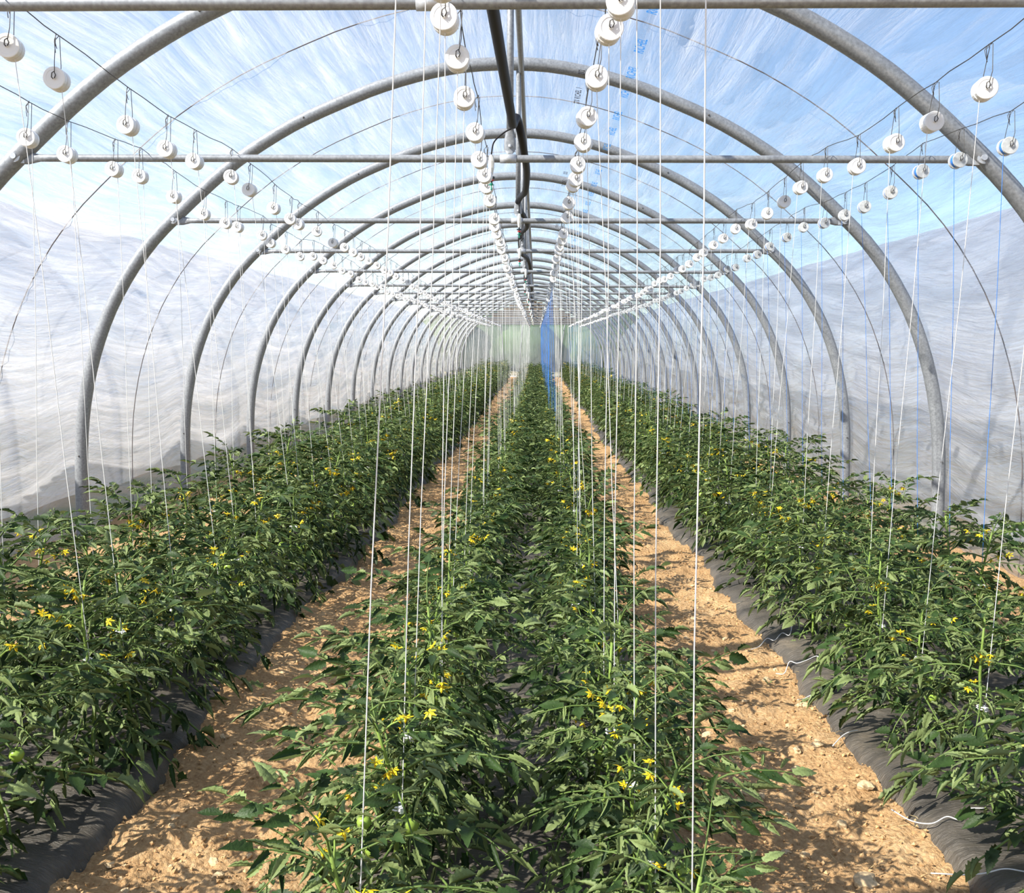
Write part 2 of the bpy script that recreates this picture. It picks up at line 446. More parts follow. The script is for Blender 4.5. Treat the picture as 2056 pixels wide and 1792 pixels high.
hb_me = mesh('bolt_head', *lathe([(0.0, -0.006), (0.007, -0.006), (0.009, 0.0), (0.0, 0.004)], 8, 'Y'), M['wire'])
for h in [o for o in COL.objects if o.name.split('.')[0] == 'hoop']:
    if h.location.y < 4: continue
    for xx, zz in ((-1.78, 3.73), (1.75, 3.745), (-3.872, 0.74), (3.872, 0.74)): obj('bolt_head', hb_me, h, (xx, -0.059, zz))
PC, _ = resample(FULL, 70)
cord_me = mesh('cord', *tube(np.stack([(PC + normals2(PC) * 0.050)[:, 0], np.zeros(70), (PC + normals2(PC) * 0.050)[:, 1]], 1), 0.0045, 5), M['cord'])
for n in range(NFIRST, NLAST):
    y = YH(n) + S * 0.47
    c = obj('tension_cord', cord_me, None, (CX, y, zgf(y)))
    tag(c, f'thin dark cord over the film beyond the {ORD[n - 1] if n > 0 else ORD[-n] + " unseen"} hoop', 'cord', 'tension cords over the film between the hoops')

# tie bars, posts ----------------------------------------------------------------------------------
ZB = 2.86
def tie_bar_mesh():
    mb = MB(); E = 2.94
    pts = [(-E + 0.10, 0, 0.0), (-E + 0.2, 0, 0), (E - 0.2, 0, 0), (E - 0.10, 0, 0)]
    V, F = tube(np.array(pts), 0.0225, 14); mb.add(V, F)
    for s in (-1, 1):                                            # flattened ends
        L = [(s * (E - 0.13), 0.022, 0.022), (s * (E - 0.06), 0.008, 0.040), (s * (E + 0.02), 0.006, 0.040), (s * (E + 0.045), 0.006, 0.022)]
        Vv = []; n = 10
        for x, ry, rz in L:
            for j in range(n):
                a = 2 * math.pi * j / n; Vv.append((x, ry * math.cos(a), rz * math.sin(a)))
        Ff = [(i * n + j, i * n + (j + 1) % n, (i + 1) * n + (j + 1) % n, (i + 1) * n + j) for i in range(3) for j in range(n)] + [tuple(3 * n + j for j in range(n))]
        mb.add(Vv, Ff)
    return mb.build('tie_bar', M['galv'])
bar_me = tie_bar_mesh()
mb = MB(); mb.add(*lathe([(0.0, -0.035), (0.018, -0.035), (0.018, -0.022), (0.036, -0.020), (0.036, -0.008), (0.012, -0.006), (0.012, 0.03), (0.0, 0.031)], 14, 'Y'))
mb.add(*box((0, 0.012, 0), (0.10, 0.012, 0.075)))
bolt_me = mb.build('clamp_bolt', M['galv_bright'], False)
collar_me = mesh('collar', *lathe([(0.0, -0.05), (0.027, -0.05), (0.027, 0.05), (0.0, 0.05)], 16, 'X'), M['galv_bright'])
for n in range(0, NLAST + 1):
    y = YH(n); z = ZB + zgf(y) + (0.012 * math.sin(n * 2.3) if n > 1 else 0)
    b = obj('tie_bar', bar_me, None, (CX, y - 0.012, z), (0, R(0.12 * math.sin(n * 1.7)), 0))
    lab = ('nearest horizontal tie bar crossing the very top of the picture' if n == 0 else
           'lintel bar across the far end of the tunnel' if n == NLAST else f'horizontal galvanised tie bar across the {ORD[n - 1]} hoop')
    tag(b, lab, 'tie bar', 'horizontal tie bars across the hoops')
    for s in (-1, 1): obj('clamp_bolt', bolt_me, b, (s * 2.955, -0.02, 0.004))
    obj('collar', collar_me, b, (0.09 if n else -0.1, 0, 0))

def post_mesh():
    mb = MB(); top = 4.20 - ZB
    mb.add(*tube(np.array([(0, 0, 0.16), (0, 0, top - 0.02)]), 0.0215, 12))
    n = 12; Vv = []; L = [(0.17, 0.0215, 0.0215), (0.10, 0.036, 0.009), (0.045, 0.036, 0.007), (0.02, 0.018, 0.006)]
    for z, rx, ry in L:
        for j in range(n):
            a = 2 * math.pi * j / n; Vv.append((rx * math.cos(a), ry * math.sin(a), z))
    mb.add(Vv, [(i * n + j, (i + 1) * n + j, (i + 1) * n + (j + 1) % n, i * n + (j + 1) % n) for i in range(3) for j in range(n)] + [tuple(3 * n + j for j in range(n))])
    return mb.build('king_post', M['galv'])
post_me = post_mesh()
pb_me = mesh('bolt', *lathe([(0, -0.018), (0.011, -0.018), (0.011, 0.018), (0, 0.018)], 8, 'Y'), M['galv_bright'])
for n in range(0, NLAST):
    y = YH(n)
    p = obj('king_post', post_me, None, (CX + 0.10, y + 0.0, ZB + zgf(y) + 0.012))
    tag(p, ('short upright post with flattened foot bolted to the centre of the ' + (f'{ORD[n - 1]} hoop tie bar' if n else 'top foreground bar')), 'post', 'upright posts from tie bars to the ridge')
    obj('bolt', pb_me, p, (0, 0, 0.065))
ry_ = np.linspace(YA, YB, 40)
ridge = obj('ridge_pipe', mesh('ridge_pipe', *tube(np.stack([np.full(40, CX + 0.125), ry_, 4.13 + zg(ry_)], 1), 0.024, 10), M['galv']))
tag(ridge, 'grey ridge pipe running the length of the tunnel under the hoops', 'pipe')

# far end wall -------------------------------------------------------------------------------------
PE, arcE = resample(FULL, 81); yE = YB; zE = zgf(yE)
Ve = [(CX, yE + 0.03, 1.6 + zE)] + [(CX + p[0] * 1.01, yE + 0.03, p[1] * 1.005 + zE) for p in PE]
ew = obj('wall_end', mesh('wall_end', Ve, [(0, i + 1, i) for i in range(1, 81)] + [(0, 1, 81)], M['film_end'], uv=[(v[0], v[2]) for v in Ve]))
tag(ew, 'film wall closing the far end of the tunnel', kind='structure')
for k, (x0, x1) in enumerate(((-1.95, -1.75), (-0.75, -0.95), (1.55, 1.25))):
    P = smooth_path([(x0, yE - 0.02, 2.86 + zE), ((x0 * 0.45 + x1 * 0.55), yE - 0.02, 1.6 + zE), (x1, yE - 0.02, zE - 0.05)], 6)
    t = obj('end_pole', mesh('end_pole', *tube(P, 0.028, 8), M['galv']))
    tag(t, ['upright pole of the far end wall beside the left path', 'middle upright pole of the far end wall', 'upright pole of the far end wall behind the right bed'][k], 'pole', 'poles of the far end wall')
sill = obj('threshold_board', mesh('threshold_board', *box((-1.25, yE - 0.1, zE + 0.03), (0.62, 0.10, 0.05)), M['white'], False))
tag(sill, 'white threshold board at the far end of the left path', 'board')

gr = empty('gable_panel', (CX, yE - 0.04, ZB + zE + 0.04)); tag(gr, 'brown boarded gable above the lintel of the far end wall', 'gable')
for k in range(16):
    xa = -2.45 + 4.9 * k / 16; xb = xa + 4.9 / 16 - 0.02
    ht = min(film_z(CX + xa), film_z(CX + xb)) - ZB - 0.10
    if ht > 0.08: obj('plank', mesh('plank', *box(((xa + xb) / 2, 0.004 * (k % 2), ht / 2), (xb - xa, 0.02, ht)), M['board'], False), gr)

# neighbouring tunnels seen through the film -----------------------------------------------------
hoop_lo = mesh('neighbour_hoop', *sweep_arch(resample(FULL, 40)[0], 0.06, 0.08, 6), M['galv'])
for side, gap, hy in ((-1, 1.4, -1.0), (1, 0.95, 0.6)):
    dx = side * (2 * 3.95 + gap)
    root = empty('neighbour_tunnel', (CX + dx, 0, 0))
    tag(root, 'neighbouring plastic tunnel seen dimly through the film on the ' + ('sunny left' if side < 0 else 'right') + ' side', 'tunnel')
    f = obj('cover', film_mesh('neighbour_cover', -12 + hy, 60, 90, 8, 0.05, 0.17 if side < 0 else 0.05, 0.02, M['film_old'], hoop_y=Y0 + hy, seed=40.0 + side), root, (-CX, 0, 0))
    for n in range(-5, 21):
        y = YH(n) + hy
        obj('hoop', hoop_lo, root, (0, y, zgf(y)))

# trees beyond the end -----------------------------------------------------------------------------
def crown_mesh(seed):
    r = np.random.RandomState(seed); nu, nv = 18, 12; V = []
    for i in range(nv + 1):
        for j in range(nu):
            th = math.pi * i / nv; ph = 2 * math.pi * j / nu
            d = np.array((math.sin(th) * math.cos(ph), math.sin(th) * math.sin(ph), math.cos(th)))
            rr = 1 + 0.22 * float(fbm(d[0] * 2.5 + seed * 3.1 + d[2], d[1] * 2.5 + d[2] * 2, 3)); V.append(d * rr)
    F = [(i * nu + j, (i + 1) * nu + j, (i + 1) * nu + (j + 1) % nu, i * nu + (j + 1) % nu) for i in range(nv) for j in range(nu)]
    return mesh('crown', V, F, M['tree'])
crowns = [crown_mesh(s) for s in range(4)]
trunk_me = mesh('trunk', *tube(np.array([(0, 0, -0.5), (0.05, 0, 1.5), (0, 0.05, 3.0)]), [0.25, 0.18, 0.12], 8), M['bark'])
hz = [(-17.5, 73), (-13.0, 69), (-9.5, 71.5), (-6.2, 68), (-3.2, 70), (-0.6, 67.5), (2.2, 69.5), (5.2, 67.5), (8.6, 71), (12.4, 69), (17, 73)]
for k, (x, y) in enumerate(hz):
    sc_ = 2.3 + 0.5 * math.sin(k * 2.1)
    t = empty('tree', (x, y, zgf(y) - 0.2)); tag(t, f'dim green tree beyond the far end wall, {ORD[k]} from the left', 'tree', 'trees beyond the far end wall')
    obj('trunk', trunk_me, t, (0, 0, 0), (0, 0, 0), 0.6); obj('crown', crowns[k % 4], t, (0, 0, 1.55 + 0.12 * sc_), (0, 0, k), (sc_ * 1.1, sc_, sc_ * 0.86))

# ------------------------------------------------------------------ mulch sheets
def mulch_z(x, y):
    return 0.022 + 0.020 * fbm(x * 3.3 + 3, y * 2.2, 3) + 0.010 * fbm(x * 7, y * 14, 2)
BEDS = {'left': (-2.85, -1.45), 'middle': (-0.62, 0.50), 'right': (1.30, 2.75)}
def mulch(name, a, b, label):
    yy = [1.0]
    while yy[-1] < 53.8: yy.append(yy[-1] + max(0.04, 0.009 * yy[-1]))
    yy = np.array(yy); u = np.linspace(0, 1, 44)
    Uu, Yy = np.meshgrid(u, yy, indexing='ij')
    e0 = a + 0.07 * fbm(Yy * 1.1, Yy * 0 + a, 3); e1 = b + 0.07 * fbm(Yy * 1.1 + 9, Yy * 0 + b, 3)
    X = e0 + (e1 - e0) * Uu
    edge = np.minimum(Uu, 1 - Uu)
    Z = mulch_z(X, Yy) + 0.055 * np.clip(edge / 0.12, 0, 1) ** 0.7 - 0.05 * np.clip(1 - edge / 0.03, 0, 1) + zg(Yy)
    o = obj('mulch_sheet', mesh(name, np.stack([X.ravel(), Yy.ravel(), Z.ravel()], 1), grid_faces(len(u), len(yy)), M['mulch']))
    tag(o, label, 'mulch sheet', 'dark plastic mulch sheets under the beds')
mulch('mulch_l', *BEDS['left'], 'dark grey plastic mulch sheet under the left bed of tomatoes')
mulch('mulch_m', *BEDS['middle'], 'dark grey plastic mulch sheet under the middle double row')
mulch('mulch_r', *BEDS['right'], 'dark grey plastic mulch sheet under the right bed, wide bare edge')

# ------------------------------------------------------------------ tomato plants
def rotm(yaw, pitch, roll):
    cy, sy, cp, sp, cr, sr = math.cos(yaw), math.sin(yaw), math.cos(pitch), math.sin(pitch), math.cos(roll), math.sin(roll)
    Rz = np.array([[cy, -sy, 0], [sy, cy, 0], [0, 0, 1]]); Ry = np.array([[cp, 0, -sp], [0, 1, 0], [sp, 0, cp]]); Rx = np.array([[1, 0, 0], [0, cr, -sr], [0, sr, cr]])
    return Rz @ Ry @ Rx

def leaflet(r, L, W, nst, cols):
    curl = r.uniform(-0.1, 0.55); fold = r.uniform(0.05, 0.45); roll = r.choice((0.2, 0.8, 1.5, 2.2)) * r.uniform(0.7, 1.2); tw = r.uniform(-0.5, 0.5)
    V = []; half = [c / (cols // 2) for c in range(-(cols // 2), cols // 2 + 1)]
    for i in range(nst + 1):
        t = i / nst
        wv = W * 0.5 * max(0.02, math.sin(math.pi * min(1, t ** 0.72)) ** 0.75)
        if 0 < i < nst: wv *= (1.13 if i % 2 else 0.82)
        x = L * t * (1 - 0.12 * abs(curl) * t); z = -curl * L * 0.6 * t * t
        for c in half:
            a = fold + roll * abs(c); yv = wv * c * math.cos(a); zv = wv * abs(c) * math.sin(a)
            q = tw * t
            V.append((x - (0.07 * L * abs(c) if 0 < i < nst and i % 2 else 0), yv * math.cos(q) - zv * math.sin(q), z + yv * math.sin(q) + zv * math.cos(q)))
    n = len(half)
    F = [(i * n + j, (i + 1) * n + j, (i + 1) * n + j + 1, i * n + j + 1) for i in range(nst) for j in range(n - 1)]
    return np.array(V), F

def compound_leaf(seed, detail):
    """detail 2: foreground, 1: middle, 0: far"""
    r = random.Random(seed); mb = MB()
    nst, cols = {2: (10, 5), 1: (5, 3), 0: (2, 3)}[detail]
    Rl = r.uniform(0.19, 0.285); rise = r.uniform(-0.02, 0.06); droop = r.uniform(0.06, 0.16); bend = r.uniform(-0.05, 0.05)
    f = lambda s: np.array((Rl * s, bend * s * s, rise * s - droop * s * s))
    if detail: mb.add(*tube(np.array([f(s) for s in (0, 0.3, 0.6, 0.85, 1)]), [0.0042, 0.0036, 0.003, 0.0024, 0.0016], 4 if detail == 2 else 3, False), 1)
    items = [(1.0, 0, r.uniform(0.070, 0.095))]
    for s, a, L in ((0.30, 72, 0.050), (0.50, 64, 0.066), (0.68, 58, 0.072), (0.86, 48, 0.066)):
        for sg in (-1, 1): items.append((s + r.uniform(-0.03, 0.03), sg * (a + r.uniform(-12, 12)), L * r.uniform(0.8, 1.2)))
    if detail: 
        for s in (0.40, 0.59, 0.77):
            for sg in (-1, 1):
                if r.random() < (0.9 if detail == 2 else 0.5): items.append((s, sg * r.uniform(55, 95), r.uniform(0.020, 0.036)))
    for s, a, L in items:
        small = L < 0.038
        V, F = leaflet(r, L, L * r.uniform(0.40, 0.60), 3 if (small and detail) else nst, 3 if small else cols)
        slope = math.atan2(rise - 2 * droop * s, Rl)
        V = V + np.array((0.012 if a else 0, 0, 0))
        V = V @ rotm(R(a), slope * 0.8 + r.uniform(-0.35, 0.3), r.uniform(-0.6, 0.6)).T + f(min(s, 1))
        mb.add(V, F, 0)
    return mb
NL = 14
LEAF_HI = [compound_leaf(100 + i, 2) for i in range(NL)]; LEAF_MID = [compound_leaf(100 + i, 1) for i in range(NL)]; LEAF_LO = [compound_leaf(100 + i, 0) for i in range(NL)]
leaf_me = [b.build('leaf', [M['leaf'], M['rachis']]) for b in LEAF_HI]

def flower_mesh(seed):
    r = random.Random(seed); mb = MB(); n = 6
    op = r.uniform(0.1, 0.9)
    for k in range(n):
        a = 2 * math.pi * k / n + r.uniform(-0.1, 0.1)
        V = [(0.001, 0, 0), (0.008, 0.0034, -0.002), (0.017, 0, 0.004 - 0.012 * op), (0.008, -0.0034, -0.002)]
        mb.add(np.array(V) @ rotm(a, 0, 0).T, [(0, 1, 2, 3)])
    mb.add(*lathe([(0.0018, 0), (0.0034, -0.004), (0.0028, -0.010), (0.0006, -0.015)], 6))
    return mb
FLW = [flower_mesh(i) for i in range(4)]
flower_me = [b.build('flower', M['flower']) for b in FLW]

def truss(seed, n):
    """stalk, flower places (pos, az, tilt)"""
    r = random.Random(seed); mb = MB(); L = r.uniform(0.07, 0.13); P = []
    f = lambda s: np.array((L * s, 0.02 * s * s, 0.06 * s - 0.05 * s * s))
    mb.add(*tube(np.array([f(s) for s in (0, 0.35, 0.7, 1)]), [0.0028, 0.0024, 0.002, 0.0014], 4, False))
    for k in range(n):
        s = 0.35 + 0.65 * k / max(1, n - 1); p = f(s); sg = -1 if k % 2 else 1
        q = p + np.array((r.uniform(0.0, 0.02), sg * r.uniform(0.012, 0.03), r.uniform(-0.015, 0.015)))
        mb.add(*tube(np.array([p, (p + q) / 2 + (0, 0, 0.009), q]), 0.0012, 3, False))
        P.append((q, r.uniform(0, 6.3), r.uniform(-0.7, 0.7)))
    return mb, P
TRUSS = [truss(50 + i, 3 + i % 3) for i in range(5)]
truss_me = [t[0].build('flower_truss', M['stem']) for t in TRUSS]
mb = MB(); mb.add(*lathe([(0.0015, -0.0225), (0.010, -0.0205), (0.0185, -0.012), (0.0225, 0.0), (0.0195, 0.011), (0.012, 0.0175), (0.003, 0.016)], 14), 0)
for k in range(5):
    mb.add(np.array([(0, 0, 0.0175), (0.009, 0.003, 0.0195), (0.02, 0, 0.017), (0.009, -0.003, 0.0195)]) @ rotm(k * 1.257, 0, 0).T, [(0, 1, 2, 3)], 1)
mb.add(*tube(np.array([(0, 0, 0.016), (0.004, 0, 0.03), (0.012, 0, 0.04)]), 0.0015, 4), 1)
FRUIT = mb; fruit_me = mb.build('tomato', [M['fruit'], M['stem']])
a_ = np.linspace(0.3, 5.9, 12)
clip_pts = np.stack([0.013 * np.cos(a_), 0.013 * np.sin(a_), 0 * a_], 1)
mb = MB()
for dz in (-0.004, 0.004): mb.add(*tube(clip_pts + (0, 0, dz), 0.0026, 5))
mb.add(*box((0.021, 0, 0), (0.016, 0.009, 0.014)))
clip_me = mb.build('clip', M['white'], False)

def plant_layout(seed):
    r = random.Random(seed); h = r.uniform(0.54, 0.72)
    lx, ly = r.uniform(-0.05, 0.05), r.uniform(-0.05, 0.05)
    st = lambda t: np.array((lx * t * t + 0.012 * math.sin(7 * t + seed), ly * t * t + 0.012 * math.cos(6 * t + seed) - 0.012, h * t))
    leaves = []; az = r.uniform(0, 6.28); n = 33
    for i in range(n):
        t = 0.10 + 0.90 * (i / (n - 1)); az += 2.4 + r.uniform(-0.35, 0.35)
        up = (t - 0.1) / 0.9
        pitch = R(-14 + 66 * up ** 1.7 + r.uniform(-16, 16)); sc = (1.16 - 0.52 * up ** 2.0) * r.uniform(0.85, 1.15)
        leaves.append((r.randrange(NL), st(t), az, pitch, r.uniform(-0.5, 0.5), sc))
    for k in range(13):                                         # side-shoot leaves
        t = r.uniform(0.2, 0.8); a = r.uniform(0, 6.28); rad = r.uniform(0.06, 0.20)
        leaves.append((r.randrange(NL), st(t) + np.array((rad * math.cos(a), rad * math.sin(a), r.uniform(0.04, 0.14))), a + r.uniform(-1, 1), R(r.uniform(0, 50)), r.uniform(-0.6, 0.6), r.uniform(0.6, 0.95)))
    tr = [(r.randrange(5), st(t), r.uniform(0, 6.28)) for t in (0.55, 0.75, 0.9)[:r.choice((2, 3, 3))]]
    fr = []
    for k in range(r.choice((0, 0, 1, 2, 3))):
        a = r.uniform(0, 6.28); d = r.uniform(0.04, 0.09); fr.append(st(r.uniform(0.35, 0.62)) + np.array((d * math.cos(a), d * math.sin(a), -0.03)))
    stem = tube(np.array([st(t) for t in np.linspace(-0.06, 1, 8)]), np.linspace(0.0085, 0.0040, 8), 6)
    return dict(h=h, leaves=leaves, truss=tr, fruit=fr, stem=stem, st=st, clip=r.uniform(0.5, 0.72))
NP = 12
LAY = [plant_layout(900 + i) for i in range(NP)]
stem_me = [mesh('stem', *l['stem'], M['stem']) for l in LAY]
def joined(lay, lib):
    mb = MB()
    for v, p, az, pi, ro, s in lay['leaves']:
        b = lib[v]; V = np.vstack(b.V) * s @ rotm(az, pi, ro).T + p
        k = mb.n; mb.V.append(V); mb.n += len(V); mb.F += [tuple(i + k for i in f) for f in b.F]; mb.M += b.M
    return mb
def joined_flowers(lay, size=1.0):
    mb = MB(); q = 0
    for v, p, az in lay['truss']:
        for (fp, fa, ft) in TRUSS[v][1]:
            b = FLW[q % 4]; q += 1
            V = np.vstack(b.V) * size @ rotm(fa, ft, 0).T + fp
            mb.add(V @ rotm(az, 0.35, 0).T + p, b.F)
    return mb
fol_me = [joined(l, LEAF_MID).build('foliage', [M['leaf'], M['rachis']]) for l in LAY]
flo_me = [joined_flowers(l, 1.5).build('flowers', M['flower']) for l in LAY]

# spool stations on each wire: (y, z) of the spools whose place the photograph shows, then evenly on
WIRES = {
 'outer left':  dict(x=-2.43, px=-2.40, st=[(3.5, 2.69), (4.05, 2.69), (4.45, 2.69), (4.81, 2.68), (5.2, 2.68), (5.77, 2.71), (6.16, 2.74), (6.75, 2.71), (7.34, 2.68), (7.83, 2.68), (8.15, 2.69), (8.86, 2.71), (9.19, 2.68), (9.74, 2.68), (10.31, 2.67)]),
 'inner left':  dict(x=-1.90, px=-1.71, st=[(2.6, 2.74), (3.15, 2.75), (3.65, 2.75), (3.99, 2.73), (4.69, 2.71), (5.17, 2.7), (5.59, 2.72), (6.24, 2.75), (6.65, 2.74), (7.26, 2.71), (7.75, 2.7), (7.98, 2.69), (8.66, 2.72), (9.35, 2.7)]),
 'middle left': dict(x=-0.32, px=-0.36, st=[(2.1, 2.7), (2.55, 2.7), (2.92, 2.7), (3.21, 2.7), (3.63, 2.7), (4.17, 2.7), (4.8, 2.7), (5.45, 2.7), (5.91, 2.7), (6.29, 2.7), (6.84, 2.7), (7.74, 2.7), (8.18, 2.7), (8.67, 2.7)]),
 'middle right': dict(x=0.22, px=0.28, st=[(1.86, 2.7), (2.37, 2.7), (2.75, 2.7), (3.08, 2.7), (3.32, 2.7), (3.88, 2.7), (4.5, 2.7), (5.02, 2.7), (5.59, 2.7), (6.03, 2.7), (6.23, 2.7), (6.95, 2.7), (7.65, 2.7), (8.66, 2.7)]),
 'inner right': dict(x=1.73, px=1.62, st=[(2.95, 2.7), (3.45, 2.7), (4.01, 2.69), (4.51, 2.68), (4.99, 2.69), (5.58, 2.69), (6.18, 2.75), (6.74, 2.77), (7.14, 2.74), (7.64, 2.73), (8.25, 2.73), (8.86, 2.77), (9.47, 2.76), (9.94, 2.75), (10.55, 2.74), (10.94, 2.73)]),
 'outer right': dict(x=2.30, px=2.36, st=[(3.9, 2.7), (4.5, 2.7), (5.06, 2.69), (5.62, 2.73), (6.17, 2.77), (6.68, 2.73), (7.17, 2.71), (7.65, 2.72), (8.17, 2.73), (8.82, 2.78), (9.38, 2.76), (10.05, 2.75)]),
}
XSHIFT = {'middle left': lambda y: 0.035 * max(0, 1 - (y - 3) / 4) - 0.03 * min(1, max(0, (y - 6) / 4)), 'middle right': lambda y: 0.06 * max(0, (3.6 - y) / 1.5)}
rs = random.Random(5)
for nm, wdt in WIRES.items():
    st = wdt['st']; y = st[-1][0]
    while y < 52.6:
        y += rs.uniform(0.46, 0.62); st.append((y, 2.71 + rs.uniform(-0.02, 0.03)))

# spool meshes
sp_prof = [(0.0, -0.029), (0.030, -0.029), (0.031, -0.030), (0.0405, -0.030), (0.0430, -0.0285), (0.0430, -0.006), (0.0425, -0.005), (0.0375, -0.004), (0.0375, 0.004), (0.0425, 0.005), (0.0430, 0.006), (0.0430, 0.0285), (0.0405, 0.030), (0.0, 0.030)]
mb = MB(); mb.add(*lathe(sp_prof, 26, 'Y')); mb.add(*lathe([(0, -0.036), (0.007, -0.036), (0.008, -0.030), (0, -0.029)], 10, 'Y'))
spool_me = mb.build('twine_spool', M['white'], False)
mb = MB()
for a, b in ((-0.030, -0.017), (0.017, 0.030)): mb.add(*lathe([(0.0, a), (0.040, a), (0.0425, (a + b) / 2), (0.040, b), (0.0, b)], 24, 'Y'))
mb.add(*lathe([(0, -0.036), (0.007, -0.036), (0.008, -0.030), (0, -0.029)], 10, 'Y'))
spool_clear_me = mb.build('twine_spool', M['clearplast'], False)
coil_me = mesh('twine_coil', *lathe([(0.0, -0.018), (0.033, -0.018), (0.037, 0.0), (0.033, 0.018), (0.0, 0.018)], 22, 'Y'), M['twine_blue'])
def hook_mesh(v):
    r = random.Random(v); k = r.uniform(-0.006, 0.006)
    mb = MB()
    mb.add(*tube(np.array([(0.004, -0.036, -0.004), (0.010, -0.037, 0.008), (0.004, -0.037, 0.022), (-0.004, -0.037, 0.016), (-0.006, -0.037, 0.0), (0.0, -0.037, -0.006)]), 0.0022, 5))
    mb.add(*tube(np.array([(0.006, -0.037, 0.020), (0.010 + k, -0.036, 0.060), (0.012 + k, -0.020, 0.165), (0.012 + k, -0.012, 0.172), (-0.002, -0.006, 0.150), (0.004, 0.0, 0.118)]), 0.0016, 5))
    mb.add(*tube(np.array([(0.0, 0.036, 0.0), (0.004, 0.034, 0.06), (0.012 + k, 0.018, 0.165), (0.010, 0.010, 0.171), (-0.006, 0.002, 0.148), (0.002, -0.010, 0.10)]), 0.0016, 5))
    return mb.build('hook', M['wire'])
hooks = [hook_mesh(i) for i in range(4)]
twine_me = mesh('twine', *tube(np.array([(0, 0, 0), (0.004, 0, -0.33), (-0.003, 0.002, -0.66), (0, 0, -1.0)]), 0.0015, 5, False), M['twine'])
twine_blue_me = mesh('twine', *tube(np.array([(0, 0, 0), (0.004, 0, -0.33), (-0.003, 0.002, -0.66), (0, 0, -1.0)]), 0.0015, 5, False), M['twine_blue'])
def align_down(v):
    v = Vector(v); L = v.length
    q = Vector((0, 0, -1)).rotation_difference(v)
    return q.to_euler(), L

